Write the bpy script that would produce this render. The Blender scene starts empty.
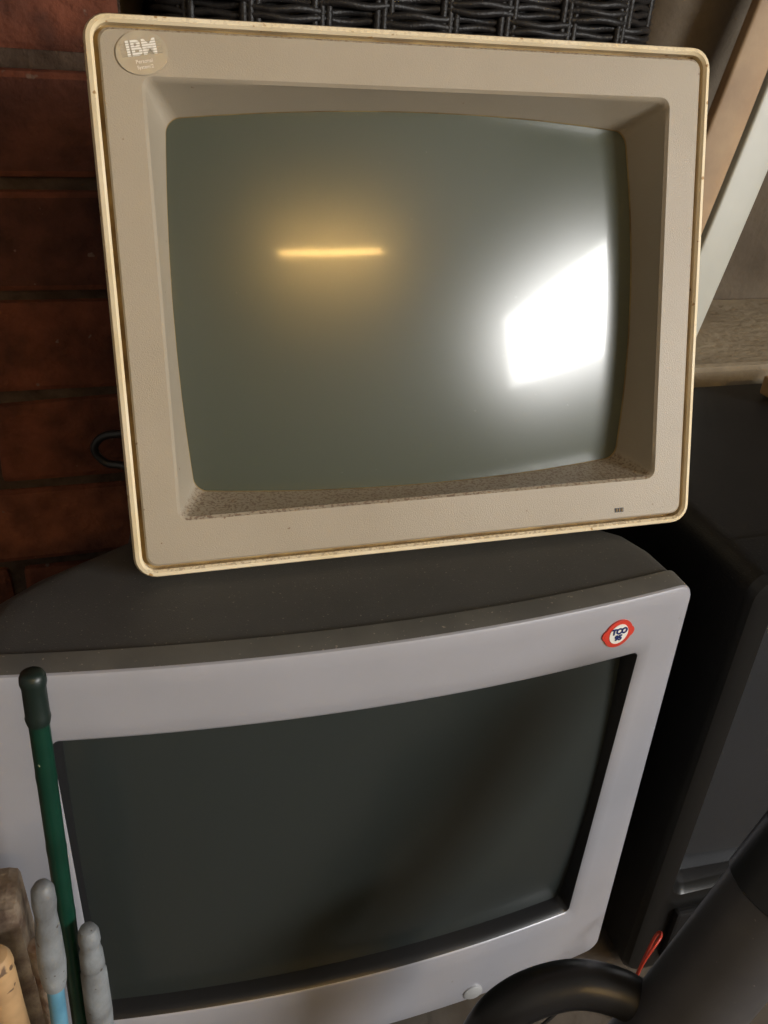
import bpy, bmesh, math, random
from mathutils import Vector, Matrix
random.seed(4)
scene = bpy.context.scene
scene.view_settings.view_transform = 'Standard'
FLOOR = 0.72      # everything is modelled relative to eye height, then lifted so the floor is z=0

# ------------------------------------------------------------------ materials
def mat(name, color, rough=0.5, metal=0.0, spec=0.5, var=None, bump=None, coat=None, color2=None,
        dust=None, emit=None, estr=0.0, dirt=None):
    m = bpy.data.materials.new(name); m.use_nodes = True
    nt = m.node_tree; N = nt.nodes; L = nt.links
    b = N['Principled BSDF']
    b.inputs['Base Color'].default_value = (*color, 1)
    b.inputs['Roughness'].default_value = rough
    b.inputs['Metallic'].default_value = metal
    b.inputs['Specular IOR Level'].default_value = spec
    if coat:
        b.inputs['Coat Weight'].default_value = coat[0]; b.inputs['Coat Roughness'].default_value = coat[1]
    if emit:
        b.inputs['Emission Color'].default_value = (*emit, 1); b.inputs['Emission Strength'].default_value = estr
    tc = N.new('ShaderNodeTexCoord')
    cur = None
    if var:
        no = N.new('ShaderNodeTexNoise'); no.inputs['Scale'].default_value = var; no.inputs['Detail'].default_value = 6
        L.new(tc.outputs['Object'], no.inputs['Vector'])
        cr = N.new('ShaderNodeValToRGB'); cr.color_ramp.elements[0].position = .35; cr.color_ramp.elements[1].position = .68
        cr.color_ramp.elements[0].color = (*color, 1)
        cr.color_ramp.elements[1].color = (*(color2 or tuple(c*.8 for c in color)), 1)
        L.new(no.outputs['Fac'], cr.inputs['Fac']); cur = cr.outputs['Color']
    def mixin(cur, fac, col):
        mx = N.new('ShaderNodeMix'); mx.data_type = 'RGBA'
        if cur: L.new(cur, mx.inputs[6])
        else: mx.inputs[6].default_value = (*color, 1)
        mx.inputs[7].default_value = (*col, 1); L.new(fac, mx.inputs[0])
        return mx.outputs[2]
    if dust:   # (scale, threshold, colour, amount) small specks lying on upward faces
        vo = N.new('ShaderNodeTexNoise'); vo.inputs['Scale'].default_value = dust[0]; vo.inputs['Detail'].default_value = 3
        L.new(tc.outputs['Object'], vo.inputs['Vector'])
        mr = N.new('ShaderNodeMapRange'); mr.inputs[1].default_value = dust[1]; mr.inputs[2].default_value = dust[1]+.08
        L.new(vo.outputs['Fac'], mr.inputs[0])
        ge = N.new('ShaderNodeNewGeometry'); sx = N.new('ShaderNodeSeparateXYZ'); L.new(ge.outputs['Normal'], sx.inputs[0])
        up = N.new('ShaderNodeMapRange'); up.inputs[1].default_value = .45; up.inputs[2].default_value = .75
        L.new(sx.outputs['Z'], up.inputs[0])
        mu = N.new('ShaderNodeMath'); mu.operation = 'MULTIPLY'; L.new(mr.outputs[0], mu.inputs[0]); L.new(up.outputs[0], mu.inputs[1])
        mu2 = N.new('ShaderNodeMath'); mu2.operation = 'MULTIPLY'; L.new(mu.outputs[0], mu2.inputs[0]); mu2.inputs[1].default_value = dust[3]
        cur = mixin(cur, mu2.outputs[0], dust[2])
    if dirt:   # (scale, threshold, colour) sparse spots everywhere
        vo = N.new('ShaderNodeTexNoise'); vo.inputs['Scale'].default_value = dirt[0]; vo.inputs['Detail'].default_value = 2
        L.new(tc.outputs['Object'], vo.inputs['Vector'])
        mr = N.new('ShaderNodeMapRange'); mr.inputs[1].default_value = dirt[1]; mr.inputs[2].default_value = dirt[1]+.03
        L.new(vo.outputs['Fac'], mr.inputs[0]); cur = mixin(cur, mr.outputs[0], dirt[2])
    if cur: L.new(cur, b.inputs['Base Color'])
    if bump:
        nb = N.new('ShaderNodeTexNoise'); nb.inputs['Scale'].default_value = bump[0]; nb.inputs['Detail'].default_value = 4
        L.new(tc.outputs['Object'], nb.inputs['Vector'])
        bp = N.new('ShaderNodeBump'); bp.inputs['Strength'].default_value = bump[1]; bp.inputs['Distance'].default_value = bump[2] if len(bump) > 2 else .001
        L.new(nb.outputs['Fac'], bp.inputs['Height']); L.new(bp.outputs['Normal'], b.inputs['Normal'])
    return m

BROWN = (.15, .085, .05)
m_cream = mat('aged_cream_plastic', (.88, .76, .55), .4, var=22, color2=(.76, .62, .38), dirt=(140, .68, (.45, .27, .11)), dust=(500, .50, (.30, .18, .09), .5))
m_groove = mat('dirty_groove', (.20, .12, .04), .7, var=60, color2=(.42, .30, .12))
m_face = mat('putty_grey_plastic', (.375, .318, .238), .42, var=9, color2=(.335, .28, .203), bump=(1500, .35, .0006),
             dust=(620, .50, BROWN, .7), dirt=(230, .745, (.20, .13, .08)))
m_crt = mat('grey_phosphor_glass', (.060, .070, .050), .27, spec=.95, coat=(.32, .07), dirt=(900, .79, (.3, .3, .26)))
m_silver = mat('silver_plastic', (.44, .44, .48), .34, metal=.25, var=12, color2=(.40, .40, .435), bump=(1800, .15, .0004), dirt=(260, .77, (.3, .27, .25)))
m_lip = mat('grey_lip_plastic', (.115, .110, .097), .45, var=30, color2=(.085, .082, .075), dirt=(400, .7, (.25, .22, .18)))
m_char = mat('charcoal_plastic', (.045, .045, .044), .55, var=20, color2=(.056, .055, .053), bump=(1600, .4, .0006), dirt=(700, .69, (.16, .145, .12)))
m_black = mat('black_plastic', (.012, .012, .013), .35)
m_darkglass = mat('dark_crt_glass', (.026, .032, .031), .3, spec=.3, coat=(.5, .14), dirt=(800, .79, (.16, .16, .16)))
m_tv = mat('black_tv_plastic', (.008, .008, .009), .5, spec=.3, var=25, color2=(.011, .011, .012), bump=(900, .3, .0006), dirt=(900, .70, (.07, .06, .055)))
m_tvgloss = mat('glossy_black_plastic', (.008, .008, .008), .3, spec=.35)
m_tvglass = mat('tv_glass', (.022, .025, .03), .25, coat=(.7, .08))
m_bricks = [mat('brick_%d' % i, c, .95, spec=.1, var=34, color2=c2, bump=(70, 1.0, .005), dirt=(90, .70, (.15, .10, .08)))
            for i, (c, c2) in enumerate([((.15, .052, .031), (.065, .027, .019)), ((.20, .074, .042), (.09, .036, .024)), ((.10, .040, .028), (.045, .021, .017))])]
m_mortar = mat('mortar', (.045, .03, .022), .95, spec=.1, var=50, color2=(.085, .06, .045), bump=(140, .9, .003))
m_plaster = mat('rough_render', (.17, .14, .105), .95, spec=.1, var=9, color2=(.10, .08, .06), bump=(40, .8, .006))
m_conc = mat('concrete', (.42, .36, .265), .9, spec=.15, var=14, color2=(.30, .25, .18), bump=(90, .6, .003))
m_floor = mat('floor_concrete', (.16, .135, .11), .9, spec=.2, var=5, color2=(.10, .085, .07), bump=(60, .5, .003))
m_white = mat('white_wall_paint', (.26, .25, .23), .9, spec=.1, var=3, color2=(.21, .20, .18))
m_wick = mat('black_wicker', (.010, .009, .009), .42, spec=.3, var=200, color2=(.018, .016, .015), bump=(600, .5, .001))
m_wood = mat('tan_timber', (.50, .33, .18), .6, var=22, color2=(.38, .24, .13), bump=(80, .3, .001))
m_wood2 = mat('pale_timber', (.46, .29, .14), .6, var=50, color2=(.28, .17, .08), dirt=(120, .66, (.12, .07, .04)))
m_whitepl = mat('white_plastic', (.60, .61, .56), .4, var=6, color2=(.50, .50, .44))
m_green = mat('green_coated_steel', (.003, .034, .020), .3, var=60, color2=(.002, .026, .015), dirt=(150, .74, (.45, .5, .4)))
m_cap = mat('dark_green_cap', (.006, .014, .011), .4)
m_grip = mat('grey_rubber_grip', (.24, .26, .275), .5, var=60, color2=(.13, .135, .14), bump=(120, .5, .002), dirt=(200, .70, (.07, .055, .045)))
m_blue = mat('blue_handle', (.12, .30, .42), .4, var=60, color2=(.07, .2, .3))
m_rust = mat('rusty_steel', (.16, .08, .045), .8, var=70, color2=(.34, .28, .21), bump=(120, .8, .003))
m_post = mat('weathered_wood', (.10, .06, .04), .9, var=70, color2=(.30, .24, .17), bump=(90, .8, .004))
m_tube = mat('dark_grey_tube', (.060, .057, .060), .42, metal=.2, var=30, color2=(.075, .072, .073), dirt=(500, .74, (.15, .14, .13)))
m_red = mat('red_badge', (.60, .05, .03), .4)
m_badge = mat('silver_badge', (.40, .37, .30), .35, metal=.3, var=80, color2=(.34, .31, .25))
m_btn = mat('silver_button', (.55, .55, .55), .35, metal=.3)
m_wtext = mat('white_print', (.80, .78, .72), .5)
m_bluetext = mat('navy_print', (.01, .02, .12), .5)
m_wire = mat('red_wire', (.45, .04, .02), .4)

# ------------------------------------------------------------------ mesh helpers
def link(o, parent=None):
    bpy.context.collection.objects.link(o)
    if parent: o.parent = parent
    return o
def mesh_obj(name, verts, faces, mats, fmats=None, parent=None, smooth=35):
    me = bpy.data.meshes.new(name); me.from_pydata([tuple(v) for v in verts], [], faces)
    for m in mats: me.materials.append(m)
    if fmats:
        for p, i in zip(me.polygons, fmats): p.material_index = i
    bm = bmesh.new(); bm.from_mesh(me); bmesh.ops.recalc_face_normals(bm, faces=bm.faces); bm.to_mesh(me); bm.free()
    if smooth:
        me.polygons.foreach_set('use_smooth', [True]*len(me.polygons))
        me.set_sharp_from_angle(angle=math.radians(smooth))
    me.update()
    return link(bpy.data.objects.new(name, me), parent)
def empty(name):
    e = bpy.data.objects.new(name, None); e.empty_display_size = .05
    return link(e)
def rr(hw, hh, r, ns=20, nc=6, bx=0, bz=0, cx=0, cz=0):
    C = [(hw-r, hh-r), (-(hw-r), hh-r), (-(hw-r), -(hh-r)), (hw-r, -(hh-r))]
    pts = []
    for k in range(4):
        for i in range(nc+1):
            a = math.pi/2*(k+i/nc); pts.append((C[k][0]+r*math.cos(a), C[k][1]+r*math.sin(a)))
        a = math.pi/2*(k+1); p = pts[-1]; n = C[(k+1) % 4]; q = (n[0]+r*math.cos(a), n[1]+r*math.sin(a))
        for i in range(1, ns): t = i/ns; pts.append((p[0]+(q[0]-p[0])*t, p[1]+(q[1]-p[1])*t))
    out = []
    for x, z in pts:
        u, v = x/hw, z/hh
        out.append((cx + x + bx*u*(1-v*v), cz + z + bz*v*(1-u*u)))
    return out
def lerp2(A, B, t): return [(a[0]+(b[0]-a[0])*t, a[1]+(b[1]-a[1])*t) for a, b in zip(A, B)]
def loft(name, rings, bandm, mats, parent=None, cap=None, smooth=35):
    n = len(rings[0]); V = []; F = []; M = []
    for r in rings: V += r
    for k in range(len(rings)-1):
        for i in range(n):
            j = (i+1) % n
            F.append((k*n+i, k*n+j, (k+1)*n+j, (k+1)*n+i)); M.append(bandm[k])
    if cap is not None: F.append(tuple(range((len(rings)-1)*n, len(rings)*n))); M.append(cap)
    return mesh_obj(name, V, F, mats, M, parent, smooth)
def patch(name, loop, yfun, m, parent=None, c=(0, 0), steps=14):
    n = len(loop); V = []; F = []
    for s in range(steps):
        t = 1 - s/steps
        for x, z in loop:
            X = c[0]+(x-c[0])*t; Z = c[1]+(z-c[1])*t; V.append((X, yfun(X, Z), Z))
    V.append((c[0], yfun(*c), c[1]))
    for s in range(steps-1):
        for i in range(n):
            j = (i+1) % n; F.append((s*n+i, s*n+j, (s+1)*n+j, (s+1)*n+i))
    for i in range(n): F.append(((steps-1)*n+i, (steps-1)*n+(i+1) % n, len(V)-1))
    o = mesh_obj(name, V, F, [m], None, parent, 80)
    me = o.data
    if me.polygons[0].normal.y > 0: me.flip_normals()
    return o
def tube(name, pts, radii, m, parent=None, n=16, caps=True, mats=None, segm=None, geom_only=False):
    pts = [Vector(p) for p in pts]
    if not hasattr(radii, '__len__'): radii = [radii]*len(pts)
    V = []; F = []; M = []
    t0 = (pts[1]-pts[0]).normalized(); u = t0.orthogonal().normalized()
    for i, p in enumerate(pts):
        t = (pts[min(i+1, len(pts)-1)]-pts[max(i-1, 0)]).normalized()
        u = (u - t*u.dot(t)).normalized(); w = t.cross(u)
        for k in range(n):
            a = 2*math.pi*k/n; V.append(p+(u*math.cos(a)+w*math.sin(a))*radii[i])
    for i in range(len(pts)-1):
        for k in range(n):
            j = (k+1) % n; F.append((i*n+k, i*n+j, (i+1)*n+j, (i+1)*n+k)); M.append(segm[i] if segm else 0)
    if caps:
        F.append(tuple(range(n))); M.append(segm[0] if segm else 0)
        F.append(tuple(range((len(pts)-1)*n, len(pts)*n))); M.append(segm[-1] if segm else 0)
    if geom_only: return V, F
    return mesh_obj(name, V, F, mats or [m], M, parent, 40)
def smoothpath(P, k=8):
    P = [Vector(p) for p in P]; out = []
    for i in range(len(P)-1):
        p0 = P[max(i-1, 0)]; p1 = P[i]; p2 = P[i+1]; p3 = P[min(i+2, len(P)-1)]
        for s in range(k):
            t = s/k
            out.append(.5*((2*p1)+(-p0+p2)*t+(2*p0-5*p1+4*p2-p3)*t*t+(-p0+3*p1-3*p2+p3)*t**3))
    out.append(P[-1]); return out
def boxes(name, L, mats, parent=None, bevel=0, mi=None, jitter=0):
    bm = bmesh.new()
    for q, (a, b) in enumerate(L):
        a = Vector(a); b = Vector(b)
        g = bmesh.ops.create_cube(bm, size=1, matrix=Matrix.Translation((a+b)/2) @ Matrix.Diagonal((*(b-a), 1)))
        fs = {f for v in g['verts'] for f in v.link_faces}
        for f in fs: f.material_index = mi[q] if mi else 0
        if jitter:
            for v in g['verts']: v.co += Vector([random.uniform(-jitter, jitter) for _ in range(3)])
    if bevel: bmesh.ops.bevel(bm, geom=list(bm.edges), offset=bevel, segments=2, affect='EDGES', profile=.6)
    me = bpy.data.meshes.new(name); bm.to_mesh(me); bm.free()
    for m in mats: me.materials.append(m)
    return link(bpy.data.objects.new(name, me), parent)
def text(name, s, size, loc, m, parent, ext=.00015, rot=(math.pi/2, 0, 0), bold=0.0, sx=1):
    c = bpy.data.curves.new(name, 'FONT'); c.body = s; c.size = size; c.align_x = 'CENTER'; c.align_y = 'CENTER'
    c.extrude = ext; c.offset = bold; c.materials.append(m)
    o = bpy.data.objects.new(name, c); link(o, parent); o.location = loc; o.rotation_euler = rot; o.scale = (sx, 1, 1); return o
def disc(name, hw, hh, loc, m, parent, th=.0006, n=48):
    V = []; F = []
    for y in (0, -th):
        for k in range(n):
            a = 2*math.pi*k/n; V.append((loc[0]+hw*math.cos(a), loc[1]+y, loc[2]+hh*math.sin(a)))
    F.append(tuple(range(n))); F.append(tuple(range(n, 2*n)))
    for k in range(n): F.append((k, (k+1) % n, n+(k+1) % n, n+k))
    return mesh_obj(name, V, F, [m], None, parent, 30)

# ------------------------------------------------------------------ beige CRT monitor (tilted back, sitting on the big one)
mon = empty('beige_crt_monitor'); mon.location = (.167, .4555, -.150); mon.rotation_euler = (math.radians(-18.5), 0, 0)
W, H = .175, .1423; R1 = .8
gy = lambda x, z: .012 + (x*x+z*z)/(2*R1)
def ring(L, y): return [(x, y(x, z) if callable(y) else y, z) for x, z in L]
op_o = rr(.1475, .1112, .005, cx=-.0005, cz=.0015)
op_i = rr(.1375, .1010, .007, bx=.0045, bz=.0050, cz=0)
op_i2 = rr(.1365, .1000, .007, bx=.0045, bz=.0050, cz=0)
face_o = rr(W-.0068, H-.0068, .006)
R = [ring(op_i2, lambda x, z: gy(x, z)+.003), ring(op_i, lambda x, z: gy(x, z)-.0012),
     ring(lerp2(op_i, op_o, .92), lambda x, z: .0035), ring(lerp2(op_i, op_o, .98), .0008), ring(rr(.1490, .1127, .006, cx=-.0005, cz=.0015), -.0008)]
bm_ = [1, 0, 0, 0]
R += [ring(rr(W-.0078, H-.0078, .006), -.0008), ring(face_o, .0002), ring(face_o, .0045), ring(rr(W-.0046, H-.0046, .008), .0045),
      ring(rr(W-.0046, H-.0046, .008), 0), ring(rr(W-.0033, H-.0033, .009), -.0016), ring(rr(W-.0012, H-.0012, .011), -.0010), ring(rr(W, H, .012), .002), ring(rr(W, H, .012), .012)]
bm_ += [0, 0, 2, 2, 3, 3, 3, 3, 3]
def bring(y, hw, zt, zb, r): return ring(rr(hw, (zt-zb)/2, r, cz=(zt+zb)/2), y)
for y, hw, zt, zb, r in [(.0135, .173, .1405, -.1405, .012), (.05, .171, .138, -.1293, .014), (.10, .167, .133, -.1126, .018), (.115, .158, .128, -.107, .022),
                         (.15, .135, .112, -.096, .026), (.27, .105, .080, -.056, .026), (.275, .100, .075, -.051, .026)]:
    R.append(bring(y, hw, zt, zb, r)); bm_.append(3)
loft('housing', R, bm_, [m_face, m_groove, m_groove, m_cream], mon, cap=3)
patch('screen_glass', rr(.1385, .1020, .007, bx=.0045, bz=.0050, cz=0), gy, m_crt, mon)
bdg = empty('logo_badge'); bdg.parent = mon; bdg.location = (-.1480, 0, .1243); bdg.rotation_euler = (0, math.radians(-9), 0)
disc('badge_disc', .0125, .0100, (0, -.0010, 0), m_badge, bdg)
text('logo_text', 'IBM', .0095, (.0002, -.0019, .0020), m_wtext, bdg, bold=.0003, sx=1.0)
for k in range(6):
    z = .0020 + (k-2.5)*.00112
    boxes('logo_stripe_%d' % k, [((-.0098, -.00215, z-.00014), (.0100, -.0018, z+.00014))], [m_badge], bdg)
text('logo_small_text', 'Personal', .0024, (.0002, -.0017, -.0038), m_wtext, bdg)
text('logo_small_text_2', 'System/2', .0022, (.0002, -.0017, -.0064), m_wtext, bdg)
boxes('power_slot', [((.1205, -.0012, -.1310), (.1265, -.0005, -.1282))], [m_black], mon)
for k in range(3): boxes('slot_rib_%d' % k, [((.1213+k*.0018, -.0016, -.1306), (.1220+k*.0018, -.0010, -.1286))], [m_groove], mon)

# ------------------------------------------------------------------ large silver CRT monitor
big = empty('silver_crt_monitor')
SX = .1125; CX, CZ, HW, HH = .1075, -.472, .2085, .183
yF = lambda x: .3505 - .0165*(1-min(1.15, abs((x-CX)/.200))**2)
def flare(L): return [(CX+(x-CX)*(1-.028*(z-CZ)/HH), z) for x, z in L]
so = lambda d, r=.004: rr(.168+d, .126+d, r, ns=28, cx=SX, cz=-.459)
oo = lambda d, r=.010: flare(rr(HW+d, HH+d, r, ns=28, cx=CX, cz=CZ))
def yr(L, off): return [(x, yF(x)+off, z) for x, z in L]
R = [yr(so(-.004), .013), yr(so(-.0025), .006), yr(so(0), .001), yr(so(.0018), 0)]
B = [1, 1, 0]
inner, outer = so(.0018), oo(-.0022, .009)
for t in (.25, .5, .75, 1): R.append(yr(lerp2(inner, outer, t), 0)); B.append(0)
R.append(yr(oo(-.0006, .010), .0006)); B.append(0)
R.append(yr(oo(0), .0020)); B.append(0)
R.append(yr(oo(0), .0175)); B.append(2)
R.append(yr(oo(-.0015), .018)); B.append(3)
R.append(yr(oo(-.0015), .020)); B.append(3)
for y, hw, zt, zb, r in [(.400, .200, -.2895, -.652, .014), (.420, .196, -.2898, -.650, .018), (.440, .184, -.2900, -.645, .03), (.458, .163, -.2900, -.638, .04), (.475, .142, -.2905, -.63, .045),
                         (.50, .125, -.293, -.62, .045), (.60, .115, -.305, -.60, .045), (.700, .090, -.335, -.575, .04), (.706, .083, -.345, -.565, .04)]:
    L = rr(hw, (zt-zb)/2, r, ns=28, cx=CX+.001, cz=(zt+zb)/2); R.append([(x, y-.008, z) for x, z in L]); B.append(3)
loft('casing', R, B, [m_silver, m_black, m_lip, m_char], big, cap=3)
patch('screen_glass', so(-.001), lambda x, z: yF(x)+.0075+((z+.459)**2)*.35, m_darkglass, big, c=(SX, -.459))
tube('swivel_base', [(CX, .50, -.64), (CX, .50, -.675), (CX, .50, -.69), (CX, .50, -.70), (CX, .50, -.72)], [.09, .09, .12, .135, .135], m_char, big, n=48)
bxx = .2595; yb = yF(bxx); bz = -.3120
bg2 = empty('approval_badge'); bg2.parent = big; bg2.location = (bxx, yb, bz); bg2.rotation_euler = (0, 0, math.radians(6.5))
disc('badge_rim', .0112, .0064, (0, -.0001, 0), m_red, bg2, th=.0008)
disc('badge_ring', .0096, .0098, (0, 0, 0), m_red, bg2, th=.0010)
disc('badge_white', .0064, .0070, (0, -.0009, 0), m_wtext, bg2, th=.0004)
text('badge_text', 'TCO', .0056, (0, -.0015, .0021), m_bluetext, bg2, bold=.0003, sx=.9)
text('badge_text_2', '95', .0050, (0, -.0015, -.0027), m_bluetext, bg2, bold=.0003)
bx2 = .2065; yy = yF(bx2)
tube('power_button', [(bx2, yy+.001, -.6445), (bx2, yy-.0015, -.6445), (bx2, yy-.0022, -.6445)], [.0075, .0075, .0064], m_btn, big, n=32)

# ------------------------------------------------------------------ black television
tv = empty('black_television')
TX, TZ, TW, TH = .615, -.505, .255, .209
tr = lambda dx, dt, db, r: rr(TW+dx, TH+(dt+db)/2, r, cx=TX, cz=TZ+(dt-db)/2)
R = [ring(tr(-.030, -.028, -.105, .012), .376), ring(tr(-.028, -.026, -.103, .012), .364), ring(tr(-.022, -.022, -.098, .014), .3575),
     ring(tr(-.008, -.008, -.008, .016), .3550), ring(tr(-.003, -.003, -.003, .016), .3565), ring(tr(0, 0, 0, .016), .362), ring(tr(0, 0, 0, .016), .40),
     ring(tr(-.002, -.002, 0, .016), .402), ring(tr(-.002, -.002, 0, .016), .60), ring(tr(-.01, -.006, 0, .02), .655), ring(tr(-.02, -.016, 0, .02), .667)]
loft('cabinet', R, [0, 1, 1, 1, 1, 0, 0, 0, 0, 0], [m_tv, m_tvgloss], tv, cap=0)
patch('screen_glass', tr(-.029, -.027, -.104, .012), lambda x, z: .369+((x-TX)**2+(z-TZ)**2)*.1, m_tvglass, tv, c=(TX, TZ+.038))
boxes('control_ledge', [((.39, .350, -.695), (.83, .358, -.632))], [m_tv], tv, bevel=.003)
for k in range(5): tube('control_button_%d' % k, [(.60+k*.03, .3505, -.665), (.60+k*.03, .347, -.665)], .006, m_tvgloss, tv)

# ------------------------------------------------------------------ room shell
XL, XR, YB, YFr, ZC = -1.0, 2.2, .88, -3.8, 1.68
boxes('floor', [((XL-.1, YFr-.1, -.82), (XR+.1, YB+.1, -.72))], [m_floor])
boxes('ceiling', [((XL-.1, YFr-.1, ZC), (XR+.1, YB+.1, ZC+.1))], [m_white])
boxes('wall_back', [((XL-.1, YB, -.72), (XR+.1, YB+.1, ZC))], [m_plaster])
boxes('wall_left', [((XL-.1, YFr, -.72), (XL, YB, ZC))], [m_white])
boxes('wall_front', [((XL-.1, YFr-.1, -.72), (XR+.1, YFr, ZC))], [m_white])
w0, w1, z0, z1 = -2.85, -.98, .04, .84
boxes('wall_right', [((XR, YFr, -.72), (XR+.12, w0, ZC)), ((XR, w1, -.72), (XR+.12, YB, ZC)), ((XR, w0, -.72), (XR+.12, w1, z0)), ((XR, w0, z1), (XR+.12, w1, ZC))], [m_white])
boxes('window_1', [((XR+.02, w0, z0), (XR+.07, w1, z0+.04)), ((XR+.02, w0, z1-.04), (XR+.07, w1, z1)), ((XR+.02, w0, z0+.04), (XR+.07, w0+.04, z1-.04)), ((XR+.02, w1-.04, z0+.04), (XR+.07, w1, z1-.04))], [m_whitepl])
bl = []; mi = []
z = -.053 + .081*20
row = 0
while z > -.72:
    x = .02
    first = .225 if row % 2 == 0 else .135
    ln = first
    while x > XL:
        x2 = max(x-ln, XL)
        if x-x2 > .03:
            d = random.uniform(-.002, .002)
            bl.append(((x2+.005, .70+d, max(z-.0765, -.719)), (x-.004, .80, z-.0045))); mi.append(random.choice([0, 1, 2, 1]))
        x = x2; ln = .225
        if x <= XL: break
    z -= .081; row += 1
pier = empty('wall_pier')
boxes('bricks', bl, m_bricks, pier, bevel=.005, mi=mi, jitter=.0028)
boxes('mortar_core', [((XL, .7050, -.72), (.015, YB, ZC))], [m_mortar], pier)
boxes('concrete_ledge', [((.47, .675, -.72), (1.5, .879, -.290))], [m_conc], bevel=.006)

# ------------------------------------------------------------------ shelf + woven basket
boxes('wall_shelf', [((.03, .66, -.115), (.46, .879, -.095))], [m_wood], bevel=.002)
bas = empty('wicker_basket')
V = []; F = []
bw, bd, bc = .195, .092, (.235, .775)
per = [Vector((p[0]+bc[0], p[1]+bc[1])) for p in rr(bw, bd, .06, ns=60, nc=24)]
cum = [0]
for i in range(len(per)): cum.append(cum[-1]+(per[(i+1) % len(per)]-per[i]).length)
Ltot = cum[-1]; nst = 2*round(Ltot/.046/2)
def addtube(pts, r, n=7):
    v, f = tube('', pts, r, None, n=n, caps=False, geom_only=True)
    o = len(V); V.extend(v); F.extend([tuple(i+o for i in q) for q in f])
rows = 36
for k in range(rows):
    zz = -.0905+k*.0052
    pts = []
    for i in list(range(0, len(per)))+[0, 1]:
        p = per[i]; s = cum[i]/Ltot*nst*math.pi
        nrm = (per[(i+1) % len(per)]-per[i-1]); nrm = Vector((nrm.y, -nrm.x)).normalized()
        q = p + nrm*(.0042*math.sin(s+(math.pi if (k//4) % 2 else 0)))
        pts.append((q.x, q.y, zz+.0008*math.sin(i*.7+k*2.1)))
    addtube(pts, .0028)
for j in range(nst):
    s = (j)/nst*Ltot
    i = min(range(len(per)), key=lambda q: abs(cum[q]-s))
    for dx in (-.005, 0, .005):
        p = per[i]; q = per[(i+1) % len(per)]; t = (q-p).normalized()
        addtube([(p.x+t.x*dx, p.y+t.y*dx, -.094), (p.x+t.x*dx, p.y+t.y*dx, .097)], .003)
mesh_obj('weave', V, F, [m_wick], None, bas, 60)
boxes('basket_base', [((bc[0]-bw+.02, bc[1]-bd+.01, -.0945), (bc[0]+bw-.02, bc[1]+bd-.01, -.088))], [m_wick], bas)
V = []; F = []
pp = [(p.x, p.y, .098) for p in per]; addtube(pp+[pp[0], pp[1]], .007, 10); mesh_obj('rim', V, F, [m_wick], None, bas, 60)
lin = rr(bw-.012, bd-.012, .05, ns=8)
loft('lining', [[(x+bc[0], y+bc[1], -.09) for x, y in lin], [(x+bc[0], y+bc[1], .09) for x, y in lin]], [0], [m_wick], bas)

# ------------------------------------------------------------------ leaning boards
def board(name, a, b, w, th, m, curve=0.0, n=14):
    a = Vector(a); b = Vector(b); d = (b-a).normalized(); side = d.cross(Vector((0, 1, 0))).normalized(); nn = side.cross(d).normalized()
    rings = []
    for i in range(n+1):
        t = i/n; c = a.lerp(b, t) + side*curve*math.sin(math.pi*t)
        rings.append([tuple(c+side*x+nn*z) for x, z in rr(w/2, th/2, min(w, th)*.25, ns=3, nc=3)])
    return loft(name, rings, [0]*n, [m], None, cap=0)
board('white_plastic_board', (.533, .730, -.288), (.668, .770, .40), .038, .010, m_whitepl, curve=-.012)
board('timber_plank', (.552, .812, -.288), (.730, .860, .42), .046, .014, m_wood)
boxes('wooden_block', [((.560, .585, -.2975), (.64, .625, -.280))], [m_wood2], bevel=.002)

# ------------------------------------------------------------------ cable behind the monitors
tube('black_cable', smoothpath([(.05, .64, -.30), (-.005, .655, -.312), (-.026, .66, -.316), (-.034, .662, -.328), (-.026, .66, -.340), (-.010, .655, -.344), (.0, .65, -.37), (-.01, .66, -.50), (-.02, .66, -.71)], 8), .0032, m_black)

# ------------------------------------------------------------------ garden stake
stk = empty('garden_stake')
top = Vector((-.0525, .312, -.258)); bot = Vector((-.0635, .276, -.72))
f = lambda t: top.lerp(bot, t)
pts = []; rad = []
for i in range(91):
    t = .03+i/90*.97; pts.append(f(t)); rad.append(.0046 + (.00022 if i % 9 == 0 and i else 0))
tube('shaft', pts, rad, m_green, stk)
tube('cap', [f(0), f(.002), f(.006), f(.012), f(.018), f(.05), f(.053), f(.060)], [.0034, .0048, .0056, .0058, .0052, .0053, .0056, .0050], m_cap, stk, n=24)

# ------------------------------------------------------------------ tool handles at bottom left
def handle(name, top, bot, prof, mats, seg):
    top = Vector(top); bot = Vector(bot); L = (bot-top).length
    pts = [top+(bot-top)*(d/L) for d, r in prof]+[bot]; rad = [r for d, r in prof]+[prof[-1][1]]
    return tube(name, pts, rad, None, mats=mats, segm=seg+[seg[-1]]*(len(pts)-1-len(seg)), n=24)
handle('blue_hand_fork', (-.0580, .272, -.345), (-.0760, .262, -.72),
       [(0, .002), (.001, .0035), (.004, .0050), (.012, .0054), (.02, .0048), (.035, .0058), (.055, .0064), (.068, .0058), (.072, .0052), (.0725, .0040), (.20, .0040), (.22, .0040)], [m_grip, m_blue], [0]*9+[1]*3)
handle('grey_hand_trowel', (-.0455, .290, -.407), (-.053, .282, -.72),
       [(0, .002), (.001, .004), (.004, .0052), (.010, .0055), (.014, .0048), (.02, .0058), (.03, .0062), (.032, .0052), (.036, .0066), (.07, .0070), (.09, .0064), (.10, .004), (.2, .004)], [m_grip], [0])
handle('wooden_tool_handle', (-.0830, .266, -.379), (-.0815, .260, -.72),
       [(0, .004), (.001, .0062), (.004, .0076), (.008, .0080), (.012, .0074), (.014, .0078), (.04, .0076), (.10, .0080), (.2, .0084)], [m_wood2], [0])
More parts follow.
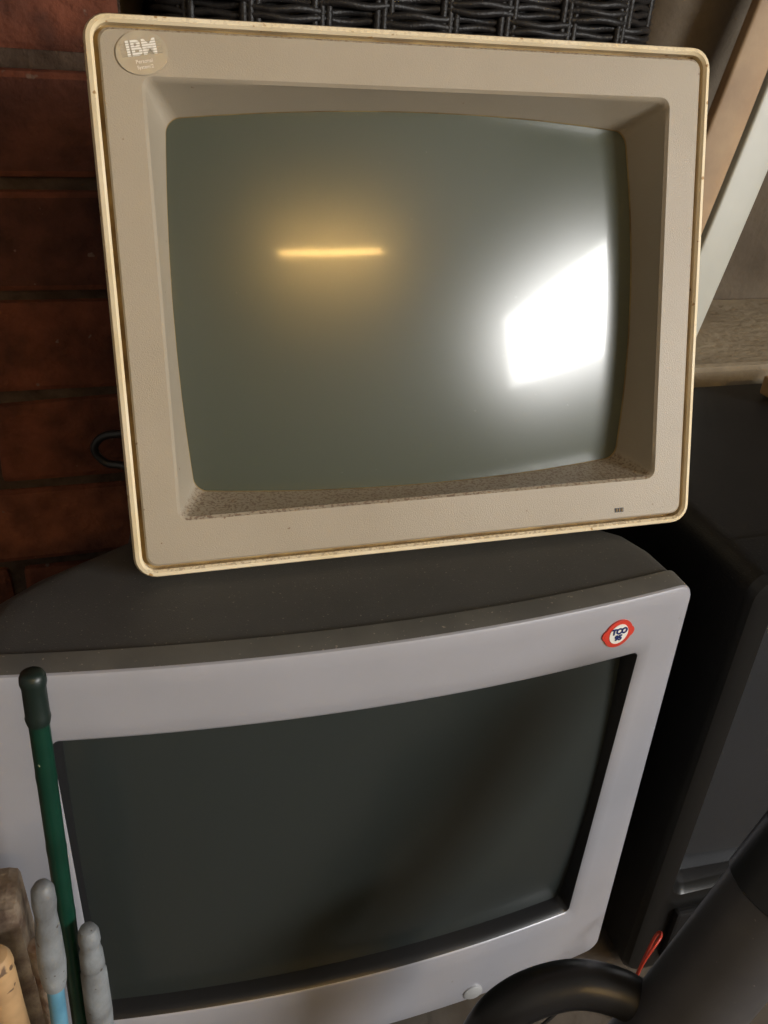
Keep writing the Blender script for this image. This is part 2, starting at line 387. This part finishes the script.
handle('rusty_steel_pipe', (-.0690, .290, -.412), (-.0700, .284, -.72),
       [(0, .0035), (.0005, .0052), (.002, .0056), (.02, .0056), (.021, .0050), (.1, .0050)], [m_rust], [0])
boxes('weathered_timber_post', [((-.150, .306, -.719), (-.0755, .332, -.403))], [m_post], bevel=.006, jitter=.005)

# ------------------------------------------------------------------ vacuum cleaner wand and hose
vac = empty('vacuum_cleaner')
S = Vector((.013, .0, -.001))
a = Vector((.128, .188, -.715))+S; b = Vector((.2885, .2155, -.392))+S; d = (b-a).normalized(); b = b + d*.004; c = b+d*.10
tube('wand', [a, a.lerp(b, .5), b], [.0255, .0255, .0262], m_tube, vac, n=48)
tube('collar', [b-d*.006, b-d*.005, b+d*.03, b+d*.031, b+d*.06, c], [.0268, .0280, .0280, .0270, .0265, .026], m_black, vac, n=48)
S = Vector((.026, 0, -.005))
hp = [p+S for p in smoothpath([(.112, .255, -.70), (.128, .250, -.60), (.137, .246, -.515), (.152, .243, -.481), (.180, .238, -.467), (.205, .229, -.469), (.222, .220, -.480), (.235, .214, -.498)], 10)]
tube('hose', hp, .0130, m_black, vac, n=28)
tube('red_wire', smoothpath([(.34, .325, -.718), (.335, .318, -.66), (.331, .312, -.615), (.345, .318, -.597), (.352, .33, -.62), (.35, .335, -.715)], 8), .0012, m_wire)
tube('thin_black_wire', smoothpath([(.24, .325, -.715), (.262, .322, -.69), (.29, .327, -.672), (.315, .328, -.664), (.335, .33, -.69), (.338, .33, -.718)], 8), .0014, m_black)

# ------------------------------------------------------------------ lights
lamp = empty('fluorescent_lamp')
boxes('fitting', [((-.16, -3.02, 1.62), (1.11, -2.92, 1.68))], [m_whitepl], lamp, bevel=.005)
m_em = mat('warm_tube', (1, .8, .5), .5, emit=(1, .60, .18), estr=150)
tube('lamp_tube', [(-.05, -2.97, 1.60), (1.00, -2.97, 1.60)], .017, m_em, lamp)
def area(name, loc, rot, sx, sy, power, col):
    l = bpy.data.lights.new(name, 'AREA'); l.shape = 'RECTANGLE'; l.size = sx; l.size_y = sy; l.energy = power; l.color = col
    o = bpy.data.objects.new(name, l); link(o); o.location = loc; o.rotation_euler = rot; return o
area('window_daylight', (XR+.10, (w0+w1)/2, (z0+z1)/2), (0, math.radians(90), 0), z1-z0, w1-w0, 158, (1, .985, .96))
w = bpy.data.worlds.new('World'); scene.world = w; w.use_nodes = True
w.node_tree.nodes['Background'].inputs[0].default_value = (.75, .87, 1, 1); w.node_tree.nodes['Background'].inputs[1].default_value = 1.0

# ------------------------------------------------------------------ camera
cam = bpy.data.cameras.new('camera'); co = bpy.data.objects.new('camera', cam); link(co)
cam.sensor_width = 36; cam.lens = 30.6; cam.clip_start = .01
r = Vector((.960, -.2726, .0606)).normalized(); fw = Vector((.2645, .8183, -.5101)).normalized()
u = r.cross(fw).normalized(); r = fw.cross(u)
M = Matrix((r, u, -fw)).transposed().to_4x4()
co.matrix_world = M
scene.camera = co
for o in list(scene.objects):
    if o.parent is None: o.location.z += FLOOR
